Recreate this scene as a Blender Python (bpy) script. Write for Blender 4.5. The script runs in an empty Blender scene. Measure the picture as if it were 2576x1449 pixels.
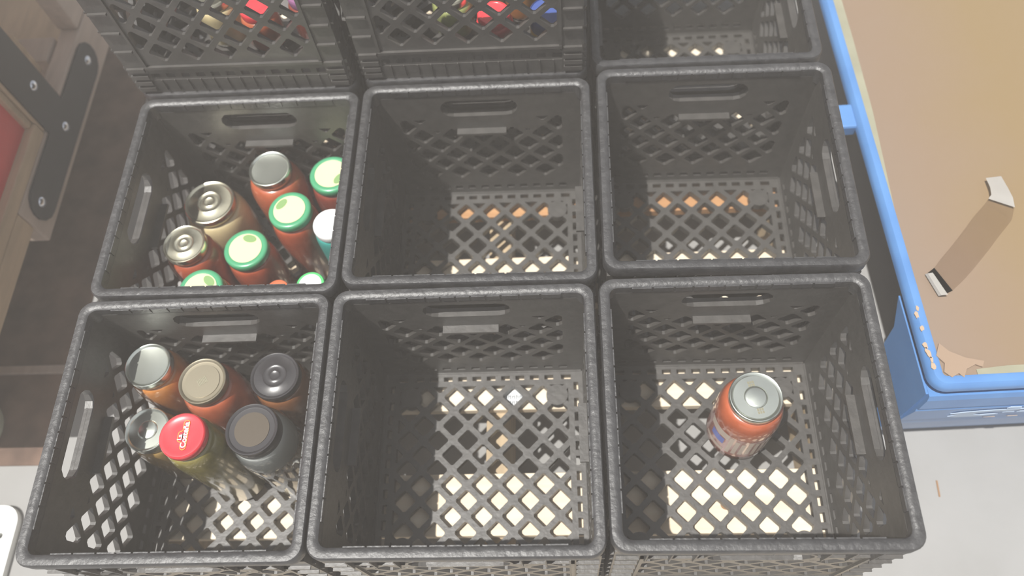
import bpy, bmesh, math, random
from math import sin, cos, pi, radians
from mathutils import Vector, Matrix, noise
from mathutils.geometry import tessellate_polygon

random.seed(7)
sc = bpy.context.scene
COL = sc.collection
G = 0.425            # height of the crate rims above the ground (m)

# ------------------------------------------------------------------ camera
cd = bpy.data.cameras.new('camera')
cam = bpy.data.objects.new('camera', cd); COL.objects.link(cam)
cam.location = (0.12647, -0.29851, 0.89366 + G)
cam.rotation_euler = (radians(27.10775), radians(4.05635), radians(0.05566))
cd.sensor_width = 36; cd.lens = 28.153; cd.clip_start = 0.02; cd.clip_end = 60
cd.dof.use_dof = True; cd.dof.focus_distance = 0.97; cd.dof.aperture_fstop = 3.2
sc.camera = cam

# ------------------------------------------------------------------ world, lamp, exposure
w = bpy.data.worlds.new('world'); sc.world = w; w.use_nodes = True
nt = w.node_tree; bg = nt.nodes['Background']
# daylight: open bright sky on the photographer's side, dimmer towards the back
tc = nt.nodes.new('ShaderNodeTexCoord'); sp = nt.nodes.new('ShaderNodeSeparateXYZ'); mr = nt.nodes.new('ShaderNodeMapRange'); cr = nt.nodes.new('ShaderNodeValToRGB')
nt.links.new(tc.outputs['Generated'], sp.inputs[0]); nt.links.new(sp.outputs['Y'], mr.inputs['Value'])
mr.inputs['From Min'].default_value = -0.9; mr.inputs['From Max'].default_value = 0.7
cr.color_ramp.elements[0].color = (0.92, 0.95, 1.0, 1); cr.color_ramp.elements[1].color = (0.40, 0.425, 0.48, 1)
nt.links.new(mr.outputs[0], cr.inputs[0]); nt.links.new(cr.outputs[0], bg.inputs[0]); bg.inputs[1].default_value = 0.60
ld = bpy.data.lights.new('sun', 'SUN'); ld.energy = 6.1; ld.angle = 0.009
ld.color = (1.0, 0.955, 0.885)
sun = bpy.data.objects.new('sun', ld); COL.objects.link(sun); sun.location = (-1, -0.5, 4)
sun.rotation_euler = Vector((0.30, 0.19, -1.0)).to_track_quat('-Z', 'Y').to_euler()
sc.view_settings.view_transform = 'Standard'; sc.view_settings.look = 'None'
sc.view_settings.exposure = 0.25; sc.view_settings.gamma = 1.0
sc.view_settings.use_curve_mapping = False

# ------------------------------------------------------------------ materials
def mat(name, col, rough=0.5, metal=0.0, spec=0.5, coat=0.0, noise_scale=0, noise_amt=0.0, bump=0.0, bump_scale=80, stretch=None, col2=None):
    m = bpy.data.materials.new(name); m.use_nodes = True
    nt = m.node_tree; b = nt.nodes['Principled BSDF']
    b.inputs['Base Color'].default_value = (*col, 1); b.inputs['Roughness'].default_value = rough
    b.inputs['Metallic'].default_value = metal; b.inputs['Specular IOR Level'].default_value = spec
    b.inputs['Coat Weight'].default_value = coat; b.inputs['Coat Roughness'].default_value = 0.05
    if noise_scale or bump:
        tc = nt.nodes.new('ShaderNodeTexCoord'); mp = nt.nodes.new('ShaderNodeMapping')
        nt.links.new(tc.outputs['Object'], mp.inputs[0])
        if stretch: mp.inputs['Scale'].default_value = stretch
    if noise_scale:
        n = nt.nodes.new('ShaderNodeTexNoise'); n.inputs['Scale'].default_value = noise_scale; n.inputs['Detail'].default_value = 6
        nt.links.new(mp.outputs[0], n.inputs['Vector'])
        r = nt.nodes.new('ShaderNodeValToRGB')
        c2 = col2 or tuple(max(0, c * (1 - noise_amt)) for c in col)
        r.color_ramp.elements[0].position = 0.32; r.color_ramp.elements[1].position = 0.68
        r.color_ramp.elements[0].color = (*c2, 1); r.color_ramp.elements[1].color = (*col, 1)
        nt.links.new(n.outputs['Fac'], r.inputs[0]); nt.links.new(r.outputs[0], b.inputs['Base Color'])
    if bump:
        n2 = nt.nodes.new('ShaderNodeTexNoise'); n2.inputs['Scale'].default_value = bump_scale; n2.inputs['Detail'].default_value = 4
        nt.links.new(mp.outputs[0], n2.inputs['Vector'])
        bp = nt.nodes.new('ShaderNodeBump'); bp.inputs['Strength'].default_value = bump; bp.inputs['Distance'].default_value = 0.002
        nt.links.new(n2.outputs['Fac'], bp.inputs['Height']); nt.links.new(bp.outputs[0], b.inputs['Normal'])
    return m

def clear_mat(name, col, fac, rough=0.05):
    m = bpy.data.materials.new(name); m.use_nodes = True
    nt = m.node_tree; nt.nodes.remove(nt.nodes['Principled BSDF'])
    out = nt.nodes['Material Output']
    t = nt.nodes.new('ShaderNodeBsdfTransparent'); t.inputs[0].default_value = (*col, 1)
    g = nt.nodes.new('ShaderNodeBsdfGlossy'); g.inputs['Roughness'].default_value = rough
    x = nt.nodes.new('ShaderNodeMixShader'); f = nt.nodes.new('ShaderNodeFresnel'); f.inputs[0].default_value = fac
    nt.links.new(f.outputs[0], x.inputs[0]); nt.links.new(t.outputs[0], x.inputs[1]); nt.links.new(g.outputs[0], x.inputs[2])
    nt.links.new(x.outputs[0], out.inputs[0])
    return m

M = {}
M['plastic'] = mat('worn_black_plastic', (0.058, 0.054, 0.050), 0.46, spec=0.9, noise_scale=60, noise_amt=0.35, bump=0.25, bump_scale=120)
M['rim'] = mat('scuffed_black_plastic', (0.040, 0.040, 0.042), 0.48, spec=0.85, noise_scale=75, col2=(0.020, 0.020, 0.022), bump=0.5, bump_scale=150)
M['board'] = mat('pale_pine', (0.80, 0.70, 0.55), 0.6, noise_scale=9, col2=(0.72, 0.58, 0.42), stretch=(0.5, 6, 6), bump=0.2, bump_scale=30)
M['knot'] = mat('wood_knot', (0.28, 0.15, 0.07), 0.6)
M['oldboard'] = mat('orange_pine', (0.50, 0.27, 0.12), 0.6, noise_scale=9, col2=(0.38, 0.19, 0.08), stretch=(0.5, 6, 6))
M['stringer'] = mat('pine_stringer', (0.50, 0.38, 0.24), 0.65, noise_scale=8, noise_amt=0.3, stretch=(6, 0.5, 6))
M['concrete'] = mat('grey_concrete', (0.305, 0.30, 0.295), 0.75, noise_scale=5, col2=(0.265, 0.26, 0.252), bump=0.15, bump_scale=60)
M['blue'] = mat('blue_paint', (0.10, 0.245, 0.52), 0.4, noise_scale=14, col2=(0.08, 0.205, 0.46), coat=0.2)
M['bluepeel'] = mat('blue_undercoat', (0.45, 0.56, 0.72), 0.5)
M['chip'] = mat('bare_chip', (0.42, 0.31, 0.22), 0.6)
M['torn'] = mat('torn_board_edge', (0.29, 0.205, 0.145), 0.6)
M['putty'] = mat('grey_green_putty', (0.30, 0.29, 0.21), 0.6, noise_scale=20, noise_amt=0.15)
M['steel'] = mat('screw_steel', (0.75, 0.78, 0.85), 0.2, metal=1)
M['navy'] = mat('navy_metal', (0.012, 0.014, 0.022), 0.45, noise_scale=20, noise_amt=0.3)
M['pine'] = mat('shelf_pine', (0.52, 0.38, 0.25), 0.6, noise_scale=10, noise_amt=0.22, stretch=(6, 1, 6))
M['pinkpine'] = mat('pale_shelf_pine', (0.50, 0.40, 0.34), 0.65, noise_scale=10, noise_amt=0.2, stretch=(6, 1, 6))
M['redpanel'] = mat('red_panel', (0.72, 0.04, 0.04), 0.5, noise_scale=6, noise_amt=0.25)
M['redmark'] = mat('red_panel_mark', (0.55, 0.25, 0.22), 0.5)
M['white'] = mat('white_plastic', (0.82, 0.83, 0.80), 0.4)
M['hole'] = mat('dark_hole', (0.12, 0.12, 0.12), 0.7)
M['pale_green'] = mat('pale_green_plastic', (0.42, 0.46, 0.38), 0.35)
M['palebin'] = mat('pale_blue_plastic', (0.66, 0.74, 0.84), 0.45)
M['mat'] = mat('brown_shade_sheet', (0.20, 0.125, 0.09), 0.85, noise_scale=16, col2=(0.09, 0.055, 0.04))  # mottled brown that puts floor shade into colour under the shelf
M['paper'] = mat('white_paper', (0.75, 0.77, 0.78), 0.6)
M['ink'] = mat('grey_ink', (0.12, 0.13, 0.15), 0.6)
M['tape'] = clear_mat('clear_tape', (0.90, 0.88, 0.86), 1.35, 0.25)
M['tapewhite'] = mat('curled_tape', (0.60, 0.58, 0.55), 0.25, coat=0.5)
# deck: tan board, yellower away from the left edge where old tape film greys it
def deck_mat():
    m = mat('tan_deck_board', (0.22, 0.15, 0.10), 0.55)
    nt = m.node_tree; b = nt.nodes['Principled BSDF']
    tc = nt.nodes.new('ShaderNodeTexCoord'); sp = nt.nodes.new('ShaderNodeSeparateXYZ')
    n = nt.nodes.new('ShaderNodeTexNoise'); n.inputs['Scale'].default_value = 5; n.inputs['Detail'].default_value = 3
    nt.links.new(tc.outputs['Object'], sp.inputs[0]); nt.links.new(tc.outputs['Object'], n.inputs['Vector'])
    a = nt.nodes.new('ShaderNodeMath'); a.operation = 'MULTIPLY_ADD'; a.inputs[1].default_value = 0.16
    nt.links.new(n.outputs['Fac'], a.inputs[0]); nt.links.new(sp.outputs['X'], a.inputs[2])
    r = nt.nodes.new('ShaderNodeValToRGB')
    e = r.color_ramp.elements
    e[0].position = 0.06; e[0].color = (0.225, 0.165, 0.125, 1)
    e[1].position = 0.30; e[1].color = (0.225, 0.155, 0.075, 1)
    k = e.new(0.16); k.color = (0.225, 0.157, 0.105, 1)
    nt.links.new(a.outputs[0], r.inputs[0]); nt.links.new(r.outputs[0], b.inputs['Base Color'])
    return m
M['deck'] = deck_mat()
def sauce(name, c, amt=0.3):
    return mat(name, c, 0.25, coat=0.8, noise_scale=45, noise_amt=amt)
M['s_red'] = sauce('tomato_sauce', (0.42, 0.085, 0.035)); M['s_orange'] = sauce('orange_sauce', (0.52, 0.20, 0.045))
M['s_redorange'] = sauce('red_orange_sauce', (0.46, 0.11, 0.045)); M['s_brown'] = sauce('brown_salsa', (0.24, 0.095, 0.035))
M['s_dark'] = sauce('dark_red_sauce', (0.27, 0.055, 0.035)); M['s_cream'] = sauce('cream_sauce', (0.58, 0.48, 0.27), 0.15)
M['s_olive'] = sauce('green_pickles', (0.25, 0.21, 0.055), 0.45); M['s_amber'] = sauce('amber_pickles', (0.34, 0.21, 0.06), 0.4)
M['s_white'] = sauce('milky_brine', (0.86, 0.88, 0.86), 0.05)
b_ = M['s_white'].node_tree.nodes['Principled BSDF']; b_.inputs['Subsurface Weight'].default_value = 0.9; b_.inputs['Subsurface Radius'].default_value = (1, 1, 1); b_.inputs['Subsurface Scale'].default_value = 0.03
M['s_pink'] = sauce('pink_label', (0.45, 0.20, 0.17), 0.2); M['palelabel'] = mat('pale_print', (0.55, 0.45, 0.38), 0.4)
M['bluelabel'] = mat('blue_print', (0.16, 0.20, 0.55), 0.4)
M['gold'] = mat('gold_lid', (0.86, 0.82, 0.64), 0.27, metal=0.97, noise_scale=30, noise_amt=0.1)
M['silver'] = mat('silver_lid', (0.82, 0.86, 0.78), 0.27, metal=0.97, noise_scale=30, noise_amt=0.1)
M['tanlid'] = mat('tan_lid', (0.34, 0.30, 0.22), 0.34, metal=0.7)
M['greenlid'] = mat('green_lid', (0.07, 0.34, 0.17), 0.3, coat=0.4); M['lime'] = mat('lime_lid_edge', (0.10, 0.55, 0.18), 0.3, coat=0.4)
M['creamlid'] = mat('cream_lid_print', (0.74, 0.72, 0.42), 0.35, coat=0.3)
M['leaf'] = mat('green_leaf_print', (0.22, 0.36, 0.14), 0.4)
M['whitelid'] = mat('white_lid', (0.88, 0.88, 0.88), 0.3, coat=0.3); M['teal'] = mat('teal_wrap', (0.05, 0.34, 0.30), 0.35)
M['orangelid'] = mat('orange_lid', (0.65, 0.16, 0.07), 0.3, coat=0.4)
M['redlid'] = mat('red_lid', (0.72, 0.045, 0.06), 0.28, coat=0.5); M['logoyellow'] = mat('yellow_outline', (0.85, 0.33, 0.04), 0.4)
M['blacklid'] = mat('black_lid', (0.035, 0.033, 0.036), 0.28, spec=0.6, coat=0.4); M['smoke'] = mat('smoky_lid_window', (0.085, 0.068, 0.05), 0.3)
M['stamp'] = mat('lid_stamp', (0.30, 0.28, 0.20), 0.4, metal=0.5)
M['glass'] = clear_mat('clear_glass', (0.97, 0.98, 0.965), 1.45)
M['chunk'] = mat('pale_onion', (0.62, 0.52, 0.40), 0.4, coat=0.5)
M['purple'] = mat('purple_wrap', (0.25, 0.10, 0.22), 0.4); M['canblue'] = mat('blue_can_print', (0.05, 0.09, 0.30), 0.35)
M['canyellow'] = mat('yellow_can_print', (0.75, 0.52, 0.08), 0.35); M['green_jar'] = sauce('green_relish', (0.30, 0.33, 0.12), 0.3)
M['red_print'] = mat('red_print', (0.60, 0.04, 0.05), 0.35)

# ------------------------------------------------------------------ helpers
def link(name, bm, mats, parent=None, smooth=False, loc=None):
    me = bpy.data.meshes.new(name); bm.normal_update(); bm.to_mesh(me); bm.free()
    for m in (mats if isinstance(mats, (list, tuple)) else [mats]): me.materials.append(m)
    if smooth:
        for p in me.polygons: p.use_smooth = True
        try: me.set_sharp_from_angle(angle=radians(38))
        except Exception: pass
    o = bpy.data.objects.new(name, me); COL.objects.link(o)
    if parent: o.parent = parent
    if loc: o.location = loc
    return o
def tag(o, label, cat, group=None, kind=None):
    o['label'] = label; o['category'] = cat
    if group: o['group'] = group
    if kind: o['kind'] = kind
    return o
def thing(name, label, cat, loc=(0, 0, 0), rz=0, group=None):
    o = bpy.data.objects.new(name, None); COL.objects.link(o); o.empty_display_size = 0.02
    o.location = loc; o.rotation_euler = (0, 0, rz)
    return tag(o, label, cat, group)
def dup(root, label, loc, rz, group=None):
    r = root.copy(); COL.objects.link(r); r.location = loc; r.rotation_euler = (0, 0, rz); r['label'] = label
    if group: r['group'] = group
    for ch in list(root.children):
        c = ch.copy(); COL.objects.link(c); c.parent = r
        for g in list(ch.children):
            d = g.copy(); COL.objects.link(d); d.parent = c
    return r
def box(bm, x0, x1, y0, y1, z0, z1, mi=0, xf=None):
    v = [bm.verts.new(xf(Vector((x, y, z))) if xf else (x, y, z)) for z in (z0, z1) for y in (y0, y1) for x in (x0, x1)]
    for q in ((0, 2, 3, 1), (4, 5, 7, 6), (0, 1, 5, 4), (2, 6, 7, 3), (0, 4, 6, 2), (1, 3, 7, 5)):
        f = bm.faces.new([v[i] for i in q]); f.material_index = mi
def bevel_box(x0, x1, y0, y1, z0, z1, r=0.003, seg=2):
    bm = bmesh.new(); box(bm, x0, x1, y0, y1, z0, z1)
    bmesh.ops.bevel(bm, geom=bm.edges[:] + bm.verts[:], offset=r, segments=seg, profile=0.5, affect='EDGES')
    return bm
def plate(bm, outer, holes, d0, d1, xf, mi=0):
    """outline with holes in (a, b), given thickness from d0 to d1; xf turns (a, b, d) into a point"""
    loops = [outer] + holes
    tris = tessellate_polygon([[Vector((p[0], p[1], 0)) for p in l] for l in loops])
    flat = [p for l in loops for p in l]
    A = [bm.verts.new(xf(p[0], p[1], d0)) for p in flat]; B = [bm.verts.new(xf(p[0], p[1], d1)) for p in flat]
    for t in tris:
        try:
            f = bm.faces.new([B[i] for i in t]); f.material_index = mi
            f = bm.faces.new([A[i] for i in reversed(t)]); f.material_index = mi
        except ValueError: pass
    k = 0
    for l in loops:
        n = len(l)
        for i in range(n):
            j = (i + 1) % n
            f = bm.faces.new((A[k + i], A[k + j], B[k + j], B[k + i])); f.material_index = mi
        k += n
def clip(poly, x0, x1, y0, y1):
    def cut(P, f, t):
        out = []
        for i in range(len(P)):
            a, b = P[i], P[(i + 1) % len(P)]; fa, fb = f(a), f(b)
            if fa >= 0: out.append(a)
            if (fa >= 0) != (fb >= 0):
                s = fa / (fa - fb); out.append((a[0] + (b[0] - a[0]) * s, a[1] + (b[1] - a[1]) * s))
        return out
    for f in (lambda p: p[0] - x0, lambda p: x1 - p[0], lambda p: p[1] - y0, lambda p: y1 - p[1]):
        poly = cut(poly, f, 0)
        if len(poly) < 3: return None
    ar = abs(sum(poly[i][0] * poly[(i + 1) % len(poly)][1] - poly[(i + 1) % len(poly)][0] * poly[i][1] for i in range(len(poly)))) / 2
    return poly if ar > 2.5e-5 else None
def diamond(cx, cy, hx, hy):
    c = 0.10; P = []
    pts = [(hx, 0), (0, hy), (-hx, 0), (0, -hy)]
    for i in range(4):
        p, q, r = pts[i], pts[i - 1], pts[(i + 1) % 4]
        P.append((cx + p[0] + (q[0] - p[0]) * c, cy + p[1] + (q[1] - p[1]) * c))
        P.append((cx + p[0] + (r[0] - p[0]) * c, cy + p[1] + (r[1] - p[1]) * c))
    return P
def rect(cx, cy, hx, hy): return [(cx - hx, cy - hy), (cx + hx, cy - hy), (cx + hx, cy + hy), (cx - hx, cy + hy)]
def rrect(hx, hy, r, n=5, cx=0, cy=0):
    P = []
    for sx, sy, a0 in ((1, 1, 0), (-1, 1, 90), (-1, -1, 180), (1, -1, 270)):
        for i in range(n + 1):
            a = radians(a0 + 90 * i / n)
            P.append((cx + sx * (hx - r) + r * cos(a), cy + sy * (hy - r) + r * sin(a)))
    return P
def stadium(cx, cy, hl, hr, n=6):
    P = []
    for i in range(n + 1): a = radians(-90 + 180 * i / n); P.append((cx + hl - hr + hr * cos(a), cy + hr * sin(a)))
    for i in range(n + 1): a = radians(90 + 180 * i / n); P.append((cx - hl + hr + hr * cos(a), cy + hr * sin(a)))
    return P
def lathe(bm, prof, n=48, mi=0, cx=0, cy=0):
    rings = []
    for r, z in prof:
        if r < 1e-6: rings.append([bm.verts.new((cx, cy, z))])
        else: rings.append([bm.verts.new((cx + r * cos(2 * pi * i / n), cy + r * sin(2 * pi * i / n), z)) for i in range(n)])
    for a, b in zip(rings, rings[1:]):
        for i in range(n):
            j = (i + 1) % n
            if len(a) == 1 and len(b) == 1: continue
            if len(a) == 1: f = bm.faces.new((a[0], b[j], b[i]))
            elif len(b) == 1: f = bm.faces.new((a[i], a[j], b[0]))
            else: f = bm.faces.new((a[i], a[j], b[j], b[i]))
            f.material_index = mi

# ------------------------------------------------------------------ setting
bm = bmesh.new(); bmesh.ops.create_grid(bm, x_segments=8, y_segments=8, size=6)
floor = link('floor', bm, M['concrete']); floor['kind'] = 'structure'; floor['label'] = 'grey concrete floor under the pallet and carts'; floor['category'] = 'floor'

# ------------------------------------------------------------------ pallet under the crates
PZ = G - 0.285      # top of the pallet
pal = thing('pallet', 'pale pine pallet seen through the floors of the black crates', 'pallet', (0, 0.335, 0))
def b_rel(y): return y - 0.335
for i, (y0, y1) in enumerate([(-0.275, -0.185), (-0.092, -0.002), (0.096, 0.187), (0.274, 0.364), (0.446, 0.532), (0.62, 0.71), (0.79, 0.88), (0.94, 1.03)]):
    bmb = bevel_box(-0.505, 0.53, b_rel(y0), b_rel(y1), PZ - 0.016, PZ, 0.0015)
    o = link('deck_board', bmb, M['oldboard'] if i == 4 else M['board'], pal)
    if i == 4: o['label'] = 'orange-brown deck board'
    if i == 1:
        bk = bmesh.new(); lathe(bk, [(0, 0.0006), (0.008, 0.0006), (0.0085, 0)], 20)
        for v in bk.verts: v.co.y *= 0.8
        link('knot', bk, M['knot'], o, loc=(0.350, b_rel(-0.053), PZ))
for x in (-0.485, 0.0, 0.485):
    link('stringer', bevel_box(x + 0.002, x + 0.040, b_rel(-0.275), b_rel(1.03), 0.016, PZ - 0.0162, 0.0015), M['stringer'], pal)
for y0, y1 in ((-0.27, -0.17), (0.33, 0.43), (0.93, 1.03)):
    link('bottom_board', bevel_box(-0.505, 0.53, b_rel(y0), b_rel(y1), 0.0, 0.0158, 0.0015), M['board'], pal)
# printed paper scrap on the second board
bm = bmesh.new(); plate(bm, [(-0.016, -0.012), (0.014, -0.014), (0.017, 0.010), (0.002, 0.015), (-0.015, 0.012)], [], 0, 0.0006, lambda a, b, d: (a, b, d))
for k in range(9):
    x = -0.012 + k * 0.0029
    for yy in (0.003, -0.006):
        h = 0.0022 + 0.0012 * ((k * 7) % 3) / 2
        box(bm, x, x + 0.0012, yy - h, yy + h, 0.0006, 0.0008, 1)
        if k % 2: box(bm, x, x + 0.003, yy + h * 0.4, yy + h * 0.4 + 0.001, 0.0006, 0.0008, 1)
tag(link('paper_scrap', bm, [M['paper'], M['ink']], loc=(0.046, 0.113, PZ)), 'scrap of white paper with grey print on a pallet board below the empty middle crate', 'paper')

# ------------------------------------------------------------------ milk crates
HR = 0.285
def panel_mesh():
    bm = bmesh.new()
    xf = lambda a, b, d: (a, -(0.152 + d), b)
    holes = []
    for j in range(7):
        b = 0.0795 + 0.0243 * j
        off = 0.0235 if j % 2 else 0.0
        for i in range(-4, 5):
            a = i * 0.047 + off
            P = clip(diamond(a, b, 0.0180, 0.0187), -0.124, 0.124, 0.058, 0.217)
            if P and abs(a) < 0.072 and b > 0.19: P = clip(P, -0.2, 0.2, 0.058, 0.188)
            if P: holes.append(P)
    for i in range(-6, 6): holes.append(rect((i + 0.5) * 0.0223, 0.034, 0.0064, 0.0042))
    holes.append(stadium(0, 0.2410, 0.058, 0.0180))
    plate(bm, rect(0, 0.1365, 0.152, 0.1315), holes, 0, 0.0075, xf)
    # raised outer frame, foot ledge and its short fins
    for z0, z1, d in ((0.050, 0.0545, 0.0115), (0.219, 0.223, 0.0105)):
        box(bm, -0.13, 0.13, -(0.152 + d), -0.1593, z0, z1)
    for s in (-1, 1): box(bm, s * 0.128 - 0.002, s * 0.128 + 0.002, -0.1625, -0.1593, 0.05, 0.223)
    box(bm, -0.13, 0.13, -0.1605, -0.1593, 0.0, 0.026)
    for i in range(-6, 7): box(bm, i * 0.0195 - 0.0009, i * 0.0195 + 0.0009, -0.1628, -0.160, 0.006, 0.027)
    # handle tube around the grip hole, and the inner step below it
    plate(bm, stadium(0, 0.2410, 0.0615, 0.0215), [stadium(0, 0.2410, 0.0582, 0.0182)], 0.0075, 0.0125, xf)
    box(bm, -0.038, 0.038, -0.1522, -0.1410, 0.1895, 0.1940)
    return bm
def rim_mesh():
    bm = bmesh.new()
    prof = [(0.1530, 0.256), (0.1515, 0.2785), (0.1520, 0.2825), (0.1545, 0.2848), (0.1590, 0.2851), (0.1635, 0.2846), (0.1652, 0.2820), (0.1652, 0.266), (0.1630, 0.2645), (0.1612, 0.2645), (0.1606, 0.256)]
    rings = []
    for d, z in prof:
        t = (d - 0.1515) / 0.0137
        rings.append([bm.verts.new((p[0], p[1], z)) for p in rrect(d, d, 0.010 + 0.009 * t, 6)])
    n = len(rings[0])
    for k in range(len(rings)):
        a, b = rings[k], rings[(k + 1) % len(rings)]
        for i in range(n): bm.faces.new((a[i], b[i], b[(i + 1) % n], a[(i + 1) % n]))
    bmesh.ops.recalc_face_normals(bm, faces=bm.faces[:])
    # short ribs: fins under the lip outside, worn dashes on the inner edge
    xs = [-0.125, -0.098, -0.071, -0.048, -0.029, -0.0095, 0.0095, 0.029, 0.048, 0.071, 0.098, 0.125]
    for q in range(4):
        r = Matrix.Rotation(q * pi / 2, 4, 'Z'); xf = lambda v, r=r: r @ v
        for x in xs: box(bm, x - 0.0009, x + 0.0009, -0.1655, -0.1590, 0.2180 if abs(x) > 0.065 else 0.2630, 0.2648, 0, xf)
        for a, b in zip(xs, xs[1:]): box(bm, a + 0.0013, b - 0.0013, -0.1520, -0.1505, 0.2725, 0.2822, 0, xf)
    return bm
def post_mesh():
    bm = bmesh.new()
    P = [(0.1515, 0.1515), (0.1515, 0.124)]
    # L-shaped column with stacked horizontal fins
    box(bm, 0.1521, 0.1600, 0.1300, 0.1600, 0.0, 0.258); box(bm, 0.1300, 0.1521, 0.1521, 0.1600, 0.0, 0.258)
    for z in (0.010, 0.022, 0.034, 0.0485, 0.085, 0.120, 0.155, 0.190, 0.225):
        h = 0.0035 if z < 0.05 else 0.0015
        box(bm, 0.1599, 0.1640, 0.132, 0.158, z - h, z + h); box(bm, 0.132, 0.158, 0.1599, 0.1640, z - h, z + h)
    return bm
def floor_mesh():
    bm = bmesh.new(); xf = lambda a, b, d: (a, b, d); holes = []
    for i in range(-6, 6):
        for j in range(-7, 7):
            for ox, oy in ((0, 0.0225), (0.0225, 0)):
                P = clip(diamond(i * 0.045 + ox, j * 0.045 + oy, 0.0168, 0.0168), -0.1295, 0.1295, -0.1295, 0.1295)
                if P:
                    # round boss pads in the four corners stay solid
                    c = (sum(p[0] for p in P) / len(P), sum(p[1] for p in P) / len(P))
                    holes.append(P)
    for k in range(-5, 5):
        c = (k + 0.5) * 0.0223
        for s in (-1, 1): holes.append(rect(c, s * 0.1415, 0.0068, 0.0035)); holes.append(rect(s * 0.1415, c, 0.0035, 0.0068))
    for sx in (-1, 1):
        for sy in (-1, 1):
            holes.append(rect(sx * 0.1265, sy * 0.1415, 0.0075, 0.0035)); holes.append(rect(sx * 0.1415, sy * 0.1265, 0.0035, 0.0060))
    plate(bm, rrect(0.1519, 0.1519, 0.004, 2), holes, 0.0045, 0.0165, xf)
    for s in ((1, 1), (-1, 1), (1, -1), (-1, -1)):
        lathe(bm, [(0, 0.0060), (0.0165, 0.0060), (0.0165, 0.0175), (0, 0.0175)], 24, 0, s[0] * 0.1125, s[1] * 0.1125)
    # narrow raised line where floor meets the walls
    for q in range(4):
        r = Matrix.Rotation(q * pi / 2, 4, 'Z'); xq = lambda v, r=r: r @ v
        box(bm, -0.150, 0.150, -0.1519, -0.1500, 0.0160, 0.0185, 0, xq)
        box(bm, -0.132, 0.132, -0.1519, -0.1480, 0.0, 0.0072, 0, xq)
    return bm
crate = thing('milk_crate', '', 'crate')
link('rim', rim_mesh(), M['rim'], crate, smooth=True)
pm = None
for q in range(4):
    if pm is None: o = link('side_panel', panel_mesh(), M['plastic'], crate); pm = o
    else: o = pm.copy(); COL.objects.link(o); o.parent = crate
    o.rotation_euler = (0, 0, q * pi / 2)
cp = None
for q in range(4):
    if cp is None: o = link('corner_post', post_mesh(), M['plastic'], crate); cp = o
    else: o = cp.copy(); COL.objects.link(o); o.parent = crate
    o.rotation_euler = (0, 0, q * pi / 2)
link('floor_grid', floor_mesh(), M['plastic'], crate)
GRP = 'black plastic milk crates set out three by three'
crates = {
 'A2': ('black milk crate holding six jars, one with a red lid', -0.33380, -0.00351, PZ, 0.33),
 'B2': ('empty black milk crate between the red-lid jar crate and the single-jar crate', 0.0, 0.0, PZ, 0.0),
 'C2': ('black milk crate holding one single jar of red sauce', 0.33527, 0.00383, PZ, -0.27),
 'A1': ('black milk crate crowded with gold-lidded and green-lidded jars', -0.32721, 0.32942, PZ, -0.59),
 'B1': ('empty black milk crate beside the crate crowded with green-lidded jars', 0.00754, 0.33495, PZ, -0.59),
 'C1': ('empty black milk crate behind the crate with one single jar', 0.34645, 0.34411, PZ, -0.98),
 'C0': ('empty black milk crate farthest back on the blue-cart side', 0.3450, 0.6800, PZ, -0.6),
 'A0': ('lower black milk crate carrying the stacked crate behind the green-lidded jars', -0.3300, 0.6645, PZ, -0.5),
 'B0': ('lower black milk crate carrying the stacked crate behind the empty middle crates', 0.0080, 0.6705, PZ, -0.5),
 'A0u': ('upper black milk crate stacked behind the crate of green-lidded jars', -0.3300, 0.6655, G + 0.0005, -1.0),
 'B0u': ('upper black milk crate with red and yellow groceries stacked behind the middle crates', 0.0080, 0.6715, G + 0.0005, -0.8),
}
first = True
for k, (lab, x, y, z, a) in crates.items():
    if first: crate.location = (x, y, z); crate.rotation_euler = (0, 0, radians(a)); crate['label'] = lab; crate['group'] = GRP; first = False
    else: dup(crate, lab, (x, y, z), radians(a), GRP)

# ------------------------------------------------------------------ jars
FZ = PZ + 0.0178
def lid_profile(r, h=0.013, style='ring'):
    P = [(r * 0.985, -h), (r, -h + 0.001), (r, -0.0025), (r * 0.985, -0.0006), (r * 0.955, 0.0), (r * 0.91, -0.0006)]
    if style == 'ring':
        P += [(r * 0.86, -0.0022), (r * 0.52, -0.0016), (r * 0.47, -0.0006), (r * 0.42, -0.0016), (r * 0.26, -0.0014), (r * 0.20, -0.0004), (r * 0.14, -0.0012), (0.0, -0.0010)]
    elif style == 'flat':
        P += [(r * 0.86, -0.0026), (r * 0.80, -0.0028), (0.0, -0.0024)]
    elif style == 'dome':
        P = [(r * 0.985, -h), (r, -h + 0.001), (r, -0.004), (r * 0.98, -0.0015), (r * 0.93, 0.0), (r * 0.80, 0.0004), (r * 0.76, -0.0002), (r * 0.4, 0.0001), (0.0, 0.0004)]
    elif style == 'button':
        P += [(r * 0.84, -0.0030), (r * 0.45, -0.0026), (r * 0.42, -0.0014), (r * 0.34, -0.0005), (r * 0.12, -0.0005), (0.0, 0.0002)]
    return P
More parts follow.
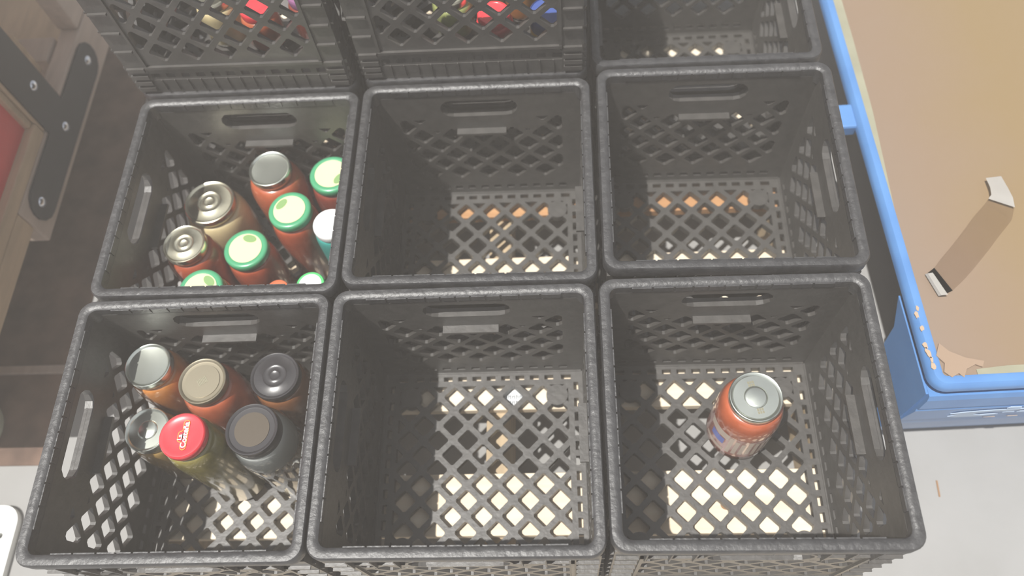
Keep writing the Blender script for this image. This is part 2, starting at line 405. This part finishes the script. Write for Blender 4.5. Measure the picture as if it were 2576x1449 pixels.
def jar(name, label, x, y, ztop, rl, rb, body_mat, lid_mat, style='ring', shoulder=0.35, group='jars in the crates', z0=None, body_name='body', skirt=0.013):
    """x, y: axis; ztop: lid top relative to the crate rims; rl: lid radius; rb: body radius"""
    base = FZ if z0 is None else z0
    H = (ztop + G) - base
    t = thing(name, label, 'jar', (x, y, base), random.uniform(0, 6.28), group)
    zs = H - 0.012
    nk = rl * 0.93; sh = min(0.045, H * shoulder)
    P = [(0, 0.0015), (rb * 0.80, 0.0), (rb * 0.93, 0.002), (rb, 0.008), (rb, zs - sh)]
    for i in range(1, 8):
        a = i / 7 * pi / 2
        P.append((nk + (rb - nk) * cos(a) ** 0.9 if i < 7 else nk, zs - sh + sh * 0.86 * sin(a)))
    P += [(nk, zs + 0.004), (0, zs + 0.005)]
    bm = bmesh.new(); lathe(bm, P, 48)
    b = link(body_name, bm, body_mat, t, smooth=True)
    bm = bmesh.new(); lathe(bm, lid_profile(rl, skirt, style), 56)
    l = link('lid', bm, lid_mat, t, smooth=True, loc=(0, 0, H))
    return t, b, l, H
def disc(parent, name, r, z, m, cx=0, cy=0, sx=1, sy=1, rot=0, h=0.0003):
    bm = bmesh.new(); lathe(bm, [(r, 0), (r, h), (0, h)], 40)
    o = link(name, bm, m, parent, loc=(cx, cy, z)); o.scale = (sx, sy, 1); o.rotation_euler = (0, 0, rot)
    return o
GA = 'jars in the crate of green-lidded jars'; GB = 'jars in the crate with the red-lidded jar'
# crate A1 (ten jars)
jar('sauce_jar', 'red sauce jar with silver lid nearest the back wall of its crowded crate', -0.323, 0.4335, -0.10, 0.0328, 0.0440, M['s_redorange'], M['silver'], 'flat', group=GA)
jar('sauce_jar', 'wide jar of cream-coloured sauce with a broad gold lid', -0.425, 0.396, -0.13, 0.040, 0.0495, M['s_cream'], M['gold'], 'ring', group=GA)
jar('sauce_jar', 'brown-red sauce jar with ringed gold lid in front of the cream jar', -0.429, 0.297, -0.09, 0.0318, 0.040, M['s_red'], M['gold'], 'ring', group=GA)
def green_top(t, l, r, ang, m=None, leaf=True):
    disc(l, 'lid_print', r * 0.74, 0.0002, m or M['creamlid'])
    if leaf: disc(l, 'leaf_print', r * 0.19, 0.00052, M['leaf'], r * 0.50 * cos(ang), r * 0.50 * sin(ang), 1.0, 1.7, ang)
for lab, x, y, z, rl, ang, bmname in (
    ('green-lidded red jar in the back corner beside the middle crate', -0.231, 0.433, -0.12, 0.0345, -0.6, 's_dark'),
    ('green-lidded jar directly in front of the silver-lidded red sauce jar', -0.281, 0.356, -0.10, 0.0327, 2.5, 's_red'),
    ('green-lidded tomato jar at the centre front of the crowded crate', -0.348, 0.303, -0.12, 0.0337, 1.3, 's_red'),
    ('green-lidded jar half hidden by the front rim of the crowded crate', -0.3875, 0.2185, -0.085, 0.0322, 0.8, 's_red')):
    t, b, l, H = jar('sauce_jar', lab, x, y, z, rl, rl + 0.0045, M[bmname], M['greenlid'], 'dome', group=GA)
    t.rotation_euler = (0, 0, 0); green_top(t, l, rl, ang)
jar('seasoning_jar', 'small teal jar with a plain white lid', -0.216, 0.329, -0.10, 0.0265, 0.029, M['teal'], M['whitelid'], 'dome', 0.15, GA)
t, b, l, H = jar('seasoning_jar', 'small jar with white lid edged bright green', -0.241, 0.238, -0.12, 0.0215, 0.027, M['s_dark'], M['lime'], 'dome', group=GA)
disc(l, 'lid_print', 0.0165, 0.0002, M['whitelid'])
jar('seasoning_jar', 'small jar with orange-red lid peeking over the front rim', -0.293, 0.236, -0.13, 0.0175, 0.024, M['s_dark'], M['orangelid'], 'dome', group=GA)
# crate A2 (six jars)
jar('sauce_jar', 'orange sauce jar with grey-green silver lid in the back corner', -0.443, 0.106, -0.09, 0.032, 0.0385, M['s_orange'], M['silver'], 'flat', group=GB)
t, b, l, H = jar('sauce_jar', 'red-orange sauce jar with tan-gold lid at the back middle', -0.362, 0.081, -0.09, 0.0328, 0.0415, M['s_redorange'], M['tanlid'], 'flat', group=GB)
disc(l, 'raised_ring', 0.0235, -0.0024, M['tanlid'], h=0.0008)
bm = bmesh.new()
for i in range(-3, 4): box(bm, i * 0.0019 - 0.0006, i * 0.0019 + 0.0006, -0.005, 0.005, 0, 0.0003)
link('date_stamp', bm, M['stamp'], l, loc=(0, 0, -0.0016))
jar('salsa_jar', 'brown salsa jar with glossy black ringed lid', -0.263, 0.086, -0.09, 0.0335, 0.0385, M['s_brown'], M['blacklid'], 'ring', group=GB)
jar('pickle_jar', 'amber jar with a shiny silver lid tucked beside the red lid', -0.4465, 0.0275, -0.13, 0.0312, 0.0358, M['s_amber'], M['silver'], 'button', group=GB)
t, b, l, H = jar('pickle_jar', 'green pickle jar with a bright red printed lid', -0.355, -0.0065, -0.05, 0.0298, 0.0362, M['s_olive'], M['redlid'], 'dome', group=GB)
t.rotation_euler = (0, 0, 0)
# printed logo on the red lid, read from bottom to top
def capsule(hl, hr, cx=0, cy=0): return [(cx + y, cy + x) for x, y in stadium(0, 0, hl, hr)]
z = 0.0006
bm = bmesh.new(); plate(bm, capsule(0.0195, 0.0040, 0.0045, 0), [], 0, 0.0002, lambda a, b, d: (a, b, d))
plate(bm, capsule(0.0075, 0.0040, -0.0005, -0.002), [], 0, 0.0002, lambda a, b, d: (a, b, d))
lg = link('logo_outline', bm, M['logoyellow'], l, loc=(0, 0, z))
bm = bmesh.new(); plate(bm, capsule(0.0186, 0.0031, 0.0045, 0), [], 0, 0.0001, lambda a, b, d: (a, b, d))
plate(bm, capsule(0.0066, 0.0031, -0.0005, -0.002), [], 0, 0.0001, lambda a, b, d: (a, b, d))
link('logo_ground', bm, M['redlid'], l, loc=(0, 0, z + 0.00022))
def text_mesh(name, body, size, m, parent, loc, rot, bold=0.0):
    c = bpy.data.curves.new(name, 'FONT'); c.body = body; c.size = size; c.align_x = 'CENTER'; c.align_y = 'CENTER'; c.extrude = 0.00005; c.offset = bold
    tmp = bpy.data.objects.new('tmp', c); COL.objects.link(tmp)
    me = bpy.data.meshes.new_from_object(tmp.evaluated_get(bpy.context.evaluated_depsgraph_get()))
    bpy.data.objects.remove(tmp); bpy.data.curves.remove(c)
    me.materials.clear(); me.materials.append(m)
    o = bpy.data.objects.new(name, me); COL.objects.link(o); o.parent = parent; o.location = loc; o.rotation_euler = (0, 0, rot)
    return o
text_mesh('lettering', 'Coste\u00f1a', 0.0098, M['whitelid'], l, (0.0047, 0, z + 0.0004), pi / 2, 0.00022)
text_mesh('lettering', 'La', 0.0080, M['whitelid'], l, (-0.0012, -0.003, z + 0.0004), pi / 2, 0.00018)
# clear jar with black lid, milky brine band and pale chunks
t, b, l, H = jar('pickle_jar', 'clear glass jar of pale chunks with a deep black lid', -0.271, 0.003, -0.06, 0.0340, 0.0420, M['glass'], M['blacklid'], 'flat', group=GB, body_name='glass_body', skirt=0.021)
disc(l, 'lid_window', 0.0225, -0.0023, M['smoke'])
bm = bmesh.new()
lathe(bm, [(0, 0.140), (0.0395, 0.140), (0.0412, 0.144), (0.0412, 0.1505), (0.0405, 0.158), (0.0385, 0.168), (0.0350, 0.178), (0.031, 0.186), (0, 0.186)], 40)
link('milky_brine', bm, M['s_white'], t, smooth=True)
bm = bmesh.new(); rr = random.Random(3)
for i in range(70):
    a = rr.uniform(0, 6.28); r = 0.034 * math.sqrt(rr.random()); zz = 0.012 + 0.105 * rr.random()
    m4 = Matrix.Translation((r * cos(a), r * sin(a), zz)) @ Matrix.Rotation(rr.uniform(0, 6), 4, 'X') @ Matrix.Rotation(rr.uniform(0, 6), 4, 'Z') @ Matrix.Diagonal((rr.uniform(0.004, 0.008), rr.uniform(0.004, 0.007), rr.uniform(0.003, 0.005), 1))
    bmesh.ops.create_icosphere(bm, subdivisions=1, radius=1, matrix=m4)
o = link('pale_chunks', bm, M['chunk'], t); o['kind'] = 'stuff'
# crate C2 (single jar)
t, b, l, H = jar('sauce_jar', 'single jar of red pasta sauce with silver lid and paper label', 0.3725, 0.050, -0.115, 0.0345, 0.0440, M['s_redorange'], M['silver'], 'button')
t.rotation_euler = (0, 0, 0)
bm = bmesh.new()
def wrap(bm, a0, a1, z0, z1, r, mi, n=24):
    va = []
    for i in range(n + 1):
        a = a0 + (a1 - a0) * i / n
        va.append((bm.verts.new((r * cos(a), r * sin(a), z0)), bm.verts.new((r * cos(a), r * sin(a), z1))))
    for i in range(n):
        f = bm.faces.new((va[i][0], va[i + 1][0], va[i + 1][1], va[i][1])); f.material_index = mi
wrap(bm, radians(150), radians(400), 0.020, 0.092, 0.0442, 0, 60)
wrap(bm, radians(185), radians(232), 0.072, 0.091, 0.0444, 1)
wrap(bm, radians(196), radians(226), 0.048, 0.068, 0.0444, 2)
for i in range(13):
    a = radians(234 + i * 11.5); h0 = 0.028 + 0.007 * ((i * 5) % 4) / 3; h1 = 0.088 - 0.010 * ((i * 7) % 3) / 2
    wrap(bm, a, a + radians(7.5), h0, h1, 0.0444, 1, 4)
wrap(bm, radians(185), radians(230), 0.024, 0.034, 0.0444, 1)
link('paper_label', bm, [M['s_pink'], M['palelabel'], M['bluelabel']], b, smooth=True)
bm = bmesh.new()
for s in (-1, 1):
    for i in range(3):
        for j in range(2): box(bm, -0.0045 + i * 0.003, -0.0022 + i * 0.003, s * 0.019 - 0.0038 + j * 0.004, s * 0.019 - 0.0006 + j * 0.004, 0, 0.0003)
link('date_stamp', bm, M['stamp'], l, loc=(0, 0, -0.0027)).rotation_euler = (0, 0, 0.2)

# ------------------------------------------------------------------ groceries in the two stacked crates
UZ = G + 0.0005 + 0.0178
GU = 'groceries in the stacked crates'
def upper_jar(lab, x, y, top, rl, rb, bmx, lmx, style='dome'):
    return jar('grocery_jar', lab, x, y, top, rl, rb, M[bmx], M[lmx], style, 0.2, GU, z0=UZ)
upper_jar('orange-red jar seen through the lattice of the upper crate behind the green lids', -0.302, 0.585, 0.085, 0.024, 0.028, 's_redorange', 'redlid')
upper_jar('tan jar seen through the lattice left of the orange-red jar', -0.365, 0.600, 0.095, 0.026, 0.030, 's_cream', 'gold')
upper_jar('dark red jar beside the white carton in the upper crate', -0.232, 0.600, 0.090, 0.024, 0.028, 's_dark', 'purple')
def carton(name, lab, x, y, sx, sy, h, mats, band=None):
    t = thing(name, lab, 'carton', (x, y, UZ), 0.1, GU)
    link('box_body', bevel_box(-sx, sx, -sy, sy, 0, h, 0.0015), M[mats[0]], t)
    bmx = bmesh.new(); box(bmx, -sx * 0.8, sx * 0.8, -sy - 0.0006, -sy, h * 0.30, h * 0.62)
    link('printed_band', bmx, M[mats[1]], t)
carton('carton', 'white carton with a purple band in the upper crate behind the green lids', -0.265, 0.665, 0.035, 0.022, 0.115, ('whitelid', 'purple'))
carton('carton', 'white carton with a red band in the upper crate behind the middle crates', 0.108, 0.665, 0.028, 0.02, 0.105, ('whitelid', 'red_print'))
upper_jar('green relish jar seen through the lattice behind the middle crates', -0.020, 0.590, 0.085, 0.025, 0.029, 'green_jar', 'gold')
upper_jar('jar with bright red lid seen through the lattice behind the middle crates', 0.040, 0.572, 0.060, 0.024, 0.027, 'red_print', 'redlid')
upper_jar('orange jar seen through the lattice right of the bright red jar', 0.080, 0.618, 0.088, 0.022, 0.025, 's_orange', 'orangelid')
upper_jar('cream jar standing behind the bright red jar', 0.025, 0.645, 0.100, 0.025, 0.030, 's_cream', 'whitelid')
t = thing('tin_can', 'blue and yellow tin can low in the corner of the upper crate', 'can', (0.118, 0.565, UZ), 0, GU)
bm = bmesh.new(); lathe(bm, [(0, 0), (0.026, 0), (0.0265, 0.001), (0.0265, 0.046), (0.0255, 0.047), (0.025, 0.045), (0, 0.045)], 40); link('can_body', bm, M['canblue'], t, smooth=True)
bm = bmesh.new(); lathe(bm, [(0.0266, 0.008), (0.0268, 0.008), (0.0268, 0.020), (0.0266, 0.020)], 40); link('printed_band', bm, M['canyellow'], t, smooth=True)

# ------------------------------------------------------------------ blue cart with tan deck on the right
cart = thing('platform_cart', 'flat cart with tan deck and chipped blue frame beside the crates', 'cart', (0.599, 0.056, 0), radians(1.75))
DT = G - 0.12
L, Wd = 1.25, 0.62
link('deck', bevel_box(0.016, Wd - 0.016, 0.016, L - 0.016, DT - 0.018, DT - 0.0005, 0.001), M['deck'], cart)
bm = bmesh.new()
# rounded frame lip swept round the deck
prof = [(0.0165, -0.0170), (0.0165, 0.0010), (0.0130, 0.0022), (0.0060, 0.0015), (0.0015, -0.003), (0.0, -0.008), (0.0, -0.014), (0.004, -0.016), (0.0165, -0.0175)]
rings = []
for d, zz in prof:
    rings.append([bm.verts.new((p[0], p[1], DT + zz)) for p in rrect(Wd / 2 - d, L / 2 - d, max(0.004, 0.022 - d), 6, Wd / 2, L / 2)])
n = len(rings[0])
for k in range(len(rings)):
    a, b2 = rings[k], rings[(k + 1) % len(rings)]
    for i in range(n): bm.faces.new((a[i], a[(i + 1) % n], b2[(i + 1) % n], b2[i]))
bmesh.ops.recalc_face_normals(bm, faces=bm.faces[:])
# chips in the paint along the lip
rr = random.Random(11)
for cx, cy, r, mi in ((0.0045, 0.105, 0.0035, 1), (0.0075, 0.115, 0.003, 1), (0.006, 0.085, 0.003, 1), (0.0045, 0.060, 0.004, 1), (0.006, 0.048, 0.004, 1), (0.007, 0.040, 0.003, 1), (0.0045, 0.052, 0.003, 1), (0.007, 0.030, 0.004, 1)):
    zc = DT + 0.0018 if cx > 0.005 else DT + 0.0008
    P = [(cx + r * (0.5 + 0.5 * rr.random()) * cos(q), cy + 1.9 * r * (0.5 + 0.6 * rr.random()) * sin(q)) for q in [i * 2 * pi / 9 for i in range(9)]]
    plate(bm, P, [], 0, 0.0008, lambda a, b, d, zc=zc: (a, b, zc + d), mi)
link('frame', bm, [M['blue'], M['chip']], cart, smooth=True)
# grey-green filler strip between frame and deck, torn near the corner
bm = bmesh.new()
plate(bm, [(0.060, 0.0155), (0.30, 0.0155), (0.60, 0.0155), (0.60, 0.027), (0.30, 0.026), (0.10, 0.027), (0.06, 0.024)], [], DT - 0.0006, DT + 0.0006, lambda a, b, d: (a, b, d))
plate(bm, [(0.016, 0.26), (0.020, 0.33), (0.027, 0.45), (0.030, 0.60), (0.031, 0.80), (0.031, 1.1), (0.016, 1.1), (0.0155, 0.60), (0.016, 0.40)], [], DT - 0.0006, DT + 0.0006, lambda a, b, d: (a, b, d))
link('filler_strip', bm, M['putty'], cart)
bm = bmesh.new()
P = [(0.014, 0.045), (0.022, 0.034), (0.018, 0.022), (0.026, 0.014), (0.036, 0.019), (0.041, 0.013), (0.047, 0.024), (0.060, 0.030), (0.068, 0.026), (0.072, 0.034), (0.050, 0.040), (0.032, 0.050), (0.022, 0.062)]
plate(bm, P, [], DT + 0.0004, DT + 0.0026, lambda a, b, d: (a, b, d))
link('torn_edge', bm, M['torn'], cart)
# deep front apron with seams and scraped paint
bm = bmesh.new()
segs = [(0.000, -0.030), (-0.003, -0.040), (-0.004, -0.070), (-0.001, -0.076), (-0.003, -0.082), (0.003, -0.140), (0.006, -0.150), (0.008, -0.172), (0.016, -0.215), (0.025, -0.260), (0.036, -0.302)]
def front(x0, x1):
    pa = [(bm.verts.new((x0, y, DT + zz)), bm.verts.new((x1, y, DT + zz))) for y, zz in segs] + [(bm.verts.new((x0, 0.044, DT + zz)), bm.verts.new((x1, 0.044, DT + zz))) for zz in (-0.302, -0.030)]
    for i in range(len(pa)):
        j = (i + 1) % len(pa); bm.faces.new((pa[i][0], pa[i][1], pa[j][1], pa[j][0]))
    bm.faces.new([p[0] for p in pa]); bm.faces.new([p[1] for p in reversed(pa)])
front(0.006, Wd - 0.006)
bmesh.ops.recalc_face_normals(bm, faces=bm.faces[:])
def fy(b):
    for (y0, z0), (y1, z1) in zip(segs, segs[1:]):
        if z1 <= b <= z0: return y0 + (y1 - y0) * (z0 - b) / (z0 - z1)
    return 0.0
def fpatch(P, mi): plate(bm, P, [], 0.0010, 0.0018, lambda a, b, d: (a, fy(b) - d, DT + b), mi)
fpatch([(0.063, -0.105), (0.075, -0.098), (0.095, -0.094), (0.125, -0.091), (0.158, -0.090), (0.160, -0.096), (0.140, -0.103), (0.115, -0.103), (0.100, -0.107), (0.098, -0.115), (0.110, -0.120), (0.130, -0.117), (0.135, -0.121), (0.115, -0.130), (0.080, -0.130), (0.066, -0.122), (0.076, -0.112)], 1)
for x, zz, wx in ((0.145, -0.110, 0.008), (0.163, -0.111, 0.006), (0.18, -0.113, 0.004), (0.14, -0.083, 0.010)):
    fpatch([(x - wx, zz - 0.002), (x + wx, zz - 0.003), (x + wx * 0.8, zz + 0.002), (x - wx * 0.7, zz + 0.003)], 1)
for x, zz, wx in ((0.135, -0.147, 0.008), (0.165, -0.142, 0.007)): fpatch([(x - wx, zz - 0.002), (x + wx, zz - 0.002), (x + wx, zz + 0.002), (x - wx, zz + 0.002)], 2)
link('front_apron', bm, [M['blue'], M['bluepeel'], M['chip']], cart)
# corner gusset plate on the crate side, small bracket further back
bm = bmesh.new()
plate(bm, [(0.004, -0.031), (0.150, -0.031), (0.120, -0.070), (0.105, -0.186), (0.012, -0.186), (0.004, -0.17)], [], 0.003, 0.009, lambda a, b, d: (d, a, DT + b))
link('corner_gusset', bm, M['blue'], cart)
link('side_bracket', bevel_box(-0.024, 0.004, 0.430, 0.475, DT - 0.030, DT - 0.006, 0.004), M['blue'], cart)
for x in (0.05, Wd - 0.09):
    for y in (0.09, L - 0.12):
        lg = link('leg', bevel_box(x, x + 0.04, y, y + 0.04, 0.07, DT - 0.019, 0.002), M['blue'], cart)
        bm = bmesh.new(); lathe(bm, [(0, -0.014), (0.030, -0.014), (0.035, -0.010), (0.035, 0.010), (0.030, 0.014), (0, 0.014)], 28)
        bmesh.ops.rotate(bm, verts=bm.verts[:], matrix=Matrix.Rotation(pi / 2, 3, 'Y'))
        link('caster', bm, M['plastic'], lg, smooth=True, loc=(x + 0.02, y + 0.02, 0.035))
# splinter on the floor by the cart
o = tag(link('splinter', bevel_box(-0.0012, 0.0012, -0.013, 0.013, 0, 0.002, 0.0004), M['knot'], loc=(0.709, -0.003, 0.0)), 'thin brown splinter on the bright floor in front of the blue cart', 'splinter')
o.rotation_euler = (0, 0, -0.05)
# peeling tape on the deck: flat strip with both ends curled
ct, st = cos(radians(1.75)), sin(radians(1.75))
def strip(name, pts, mts, wid, mat_fn=None):
    bm = bmesh.new(); prev = None
    for i, (x, y, zz, wx, wy) in enumerate(pts):
        row = (bm.verts.new((x - wx, y - wy, DT + zz)), bm.verts.new((x + wx, y + wy, DT + zz)))
        if prev:
            f = bm.faces.new((prev[0], prev[1], row[1], row[0])); f.material_index = mat_fn(i) if mat_fn else 0
        prev = row
    r = bmesh.ops.solidify(bm, geom=bm.faces[:], thickness=0.0003)
    return link(name, bm, mts, None, smooth=True)
pts = []
h = 0.5
# lower curl (x, y in world), then along the strip, then upper folded end
pts += [(0.638, 0.203, 0.0095, -0.006, 0.017), (0.631, 0.203, 0.0080, -0.005, 0.017), (0.629, 0.204, 0.0040, -0.005, 0.017), (0.634, 0.206, 0.0010, -0.006, 0.017), (0.648, 0.214, 0.0010, -0.008, 0.018)]
for k in range(1, 6):
    f = k / 6; pts.append((0.648 + 0.092 * f, 0.214 + 0.086 * f + 0.012 * f * f, 0.0010, -0.012 - 0.002 * f, 0.016))
pts += [(0.748, 0.318, 0.0015, -0.015, 0.014), (0.754, 0.330, 0.006, -0.016, 0.008), (0.754, 0.338, 0.012, -0.014, 0.003), (0.753, 0.352, 0.013, -0.012, 0.001), (0.752, 0.372, 0.010, -0.011, -0.001)]
nn = len(pts)
tp = strip('packing_tape', pts, [M['tape'], M['tapewhite']], 0, lambda i: 1 if (i <= 4 or i >= nn - 3) else 0)
tag(tp, 'strip of clear packing tape with curled ends on the tan deck', 'tape')

# ------------------------------------------------------------------ shelf frame on the left: timber joined by a navy T-plate
SX = -0.78
sh = thing('timber_shelf', 'pale timber shelf frame joined by a navy metal T-plate', 'shelf', (SX, 0.643, -0.048))
def sy(y): return y - 0.6
bm = bmesh.new(); xfx = lambda a, b, d: (d, sy(a), G + b)
P = []
def arc(cy, cz, r, a0, a1, n=7): return [(cy + r * cos(radians(a0 + (a1 - a0) * i / n)), cz + r * 1.0 * sin(radians(a0 + (a1 - a0) * i / n))) for i in range(n + 1)]
P = arc(0.760, -0.1815, 0.0345, -90, 90) + [(0.637, -0.147), (0.637, 0.25), (0.557, 0.25), (0.557, -0.147)] + arc(0.436, -0.1815, 0.0345, 90, 270)
plate(bm, P, [], -0.004, 0.0, xfx)
tpl = link('t_plate', bm, M['navy'], sh); tpl['label'] = 'navy T-plate with bright screws'
for y, zz in ((0.760, -0.181), (0.605, -0.076), (0.597, -0.178), (0.432, -0.179)):
    bm = bmesh.new(); lathe(bm, [(0.0095, 0), (0.0085, 0.002), (0.005, 0.004), (0, 0.0046)], 20)
    bmesh.ops.rotate(bm, verts=bm.verts[:], matrix=Matrix.Rotation(pi / 2, 3, 'Y'))
    link('screw', bm, M['steel'], tpl, smooth=True, loc=(0, sy(y), G + zz))
link('rail', bevel_box(-0.043, -0.0042, sy(0.384), sy(0.86), G - 0.232, G - 0.140, 0.003), M['pinkpine'], sh)
link('post', bevel_box(-0.043, -0.0042, sy(0.553), sy(0.641), G - 0.138, G + 0.26, 0.003), M['pine'], sh)
link('leg', bevel_box(-0.36, -0.32, sy(0.85), sy(0.93), 0.048, G - 0.2255, 0.003), M['pine'], sh)
link('added_shade_board', bevel_box(-0.62, -0.002, sy(0.36), sy(1.10), G + 0.2605, G + 0.28, 0.003), M['pine'], sh)  # out-of-view board added only to shade the planks, T-plate and floor
link('leg', bevel_box(-0.60, -0.56, sy(0.62), sy(0.70), 0.048, G - 0.2255, 0.003), M['pine'], sh)
link('leg', bevel_box(-0.60, -0.56, sy(0.02), sy(0.10), 0.048, G - 0.2255, 0.003), M['pine'], sh)
link('deck_board', bevel_box(-0.60, -0.046, sy(0.02), sy(0.99), G - 0.225, G - 0.200, 0.002), M['pine'], sh)
link('cross_plank', bevel_box(-0.55, -0.046, sy(0.655), sy(0.700), G - 0.135, G - 0.045, 0.003), M['pine'], sh)
link('cross_plank', bevel_box(-0.55, -0.046, sy(0.72), sy(0.78), G - 0.19, G - 0.135, 0.003), M['pinkpine'], sh)
link('rear_post', bevel_box(-0.046, -0.006, sy(0.800), sy(0.86), G - 0.138, G + 0.26, 0.003), M['pinkpine'], sh)
# framed red panel standing on the shelf
link('edge_board', bevel_box(-0.043, -0.0042, sy(0.03), sy(0.383), G - 0.186, G - 0.140, 0.003), M['pine'], sh)
sg = thing('framed_panel', 'red panel in a tan wooden frame standing on the timber shelf', 'sign', (SX - 0.006, 0.343, G - 0.1875))
def py(y): return y - 0.3
bm = bmesh.new(); box(bm, -0.022, -0.014, py(0.03), py(0.539), 0.028, 0.36)
rp = link('red_panel', bm, M['redpanel'], sg)
bm = bmesh.new()
for i in range(14):
    a0, a1 = radians(-40 + i * 14), radians(-40 + (i + 1) * 14)
    pts4 = [(py(0.40) + r * cos(a), 0.085 + r * sin(a)) for r, a in ((0.013, a0), (0.019, a0), (0.019, a1), (0.013, a1))]
    f = [bm.verts.new((-0.0136, p[0], p[1])) for p in pts4]; bm.faces.new(f)
link('painted_mark', bm, M['redmark'], rp)
link('frame_bottom', bevel_box(-0.026, 0.002, py(0.03), py(0.552), 0.0, 0.0275, 0.003), M['pine'], sg)
link('frame_side', bevel_box(-0.026, -0.004, py(0.539), py(0.552), 0.0280, 0.38, 0.002), M['pine'], sg)
# pale blue bin standing on the pallet behind the farthest crate
t = thing('storage_bin', 'pale blue bin glimpsed through the back of the farthest crate', 'bin', (0.34, 0.945, PZ))
bm = bmesh.new()
def ring(hx, hy, zz): return [bm.verts.new((p[0], p[1], zz)) for p in rrect(hx, hy, 0.015, 5)]
RR = [ring(0.150, 0.060, 0), ring(0.160, 0.070, 0.20), ring(0.157, 0.067, 0.20), ring(0.147, 0.057, 0.004)]
for a, b2 in zip(RR, RR[1:]):
    for i in range(len(a)): bm.faces.new((a[i], a[(i + 1) % len(a)], b2[(i + 1) % len(a)], b2[i]))
bm.faces.new(list(reversed(RR[0]))); bm.faces.new(RR[-1])
bmesh.ops.recalc_face_normals(bm, faces=bm.faces[:])
link('bin_body', bm, M['palebin'], t, smooth=True)
bm = bmesh.new(); plate(bm, rrect(0.166, 0.076, 0.018, 5), [rrect(0.1605, 0.0705, 0.015, 5)], 0.190, 0.203, lambda a, b, d: (a, b, d)); link('bin_rim', bm, M['palebin'], t)
# things on the floor at the left edge
bm = bmesh.new(); plate(bm, rrect(0.19, 0.15, 0.03, 6), [stadium(0.165, 0.100, 0.007, 0.005)], 0, 0.012, lambda a, b, d: (a, b, d))
tag(link('plastic_lid', bm, M['white'], loc=(-0.985, -0.160, 0.0)), 'white plastic lid with a small hole lying on the floor by the crates', 'lid')
bm = bmesh.new(); box(bm, -1.6, -0.775, 0.06, 1.3, 0.0, 0.004)  # added sheet, its brown deepens the shade on the floor there
tag(link('shade_sheet', bm, M['mat']), 'brown mottled sheet added to darken the shaded floor under the timber shelf', 'mat')  # 'mat' here is only the added shade sheet, not a real mat
t = thing('jug', 'pale green jug on the floor under the shelf', 'jug', (-0.925, 0.122, 0.004))
bm = bmesh.new(); lathe(bm, [(0, 0), (0.048, 0), (0.055, 0.006), (0.056, 0.07), (0.045, 0.095), (0.018, 0.11), (0.018, 0.125), (0, 0.125)], 36); link('body', bm, M['pale_green'], t, smooth=True)
bm = bmesh.new(); lathe(bm, [(0.020, 0.118), (0.021, 0.119), (0.021, 0.136), (0.019, 0.138), (0, 0.138)], 28); link('cap', bm, M['whitelid'], t, smooth=True)
tag(link('wood_lath', bevel_box(-0.13, 0.13, -0.008, 0.008, 0, 0.008, 0.0015), M['pinkpine'], loc=(-0.91, 0.236, 0.004)), 'thin pale wooden lath lying on the shaded floor', 'lath')

# ------------------------------------------------------------------ thin haze volume added to lift the darks like lens veil
bm = bmesh.new(); box(bm, -2.4, 2.4, -1.6, 2.6, 0.002, 1.9)
hm = bpy.data.materials.new('added_haze'); hm.use_nodes = True
nt = hm.node_tree; nt.nodes.remove(nt.nodes['Principled BSDF'])
vs = nt.nodes.new('ShaderNodeVolumeScatter'); vs.inputs['Color'].default_value = (0.97, 0.90, 0.83, 1); vs.inputs['Density'].default_value = 0.100; vs.inputs['Anisotropy'].default_value = 0.0
nt.links.new(vs.outputs[0], nt.nodes['Material Output'].inputs['Volume'])
hz = link('added_haze', bm, hm); tag(hz, 'thin pale haze added over the crates to stand in for lens veil', 'added_haze', kind='stuff')
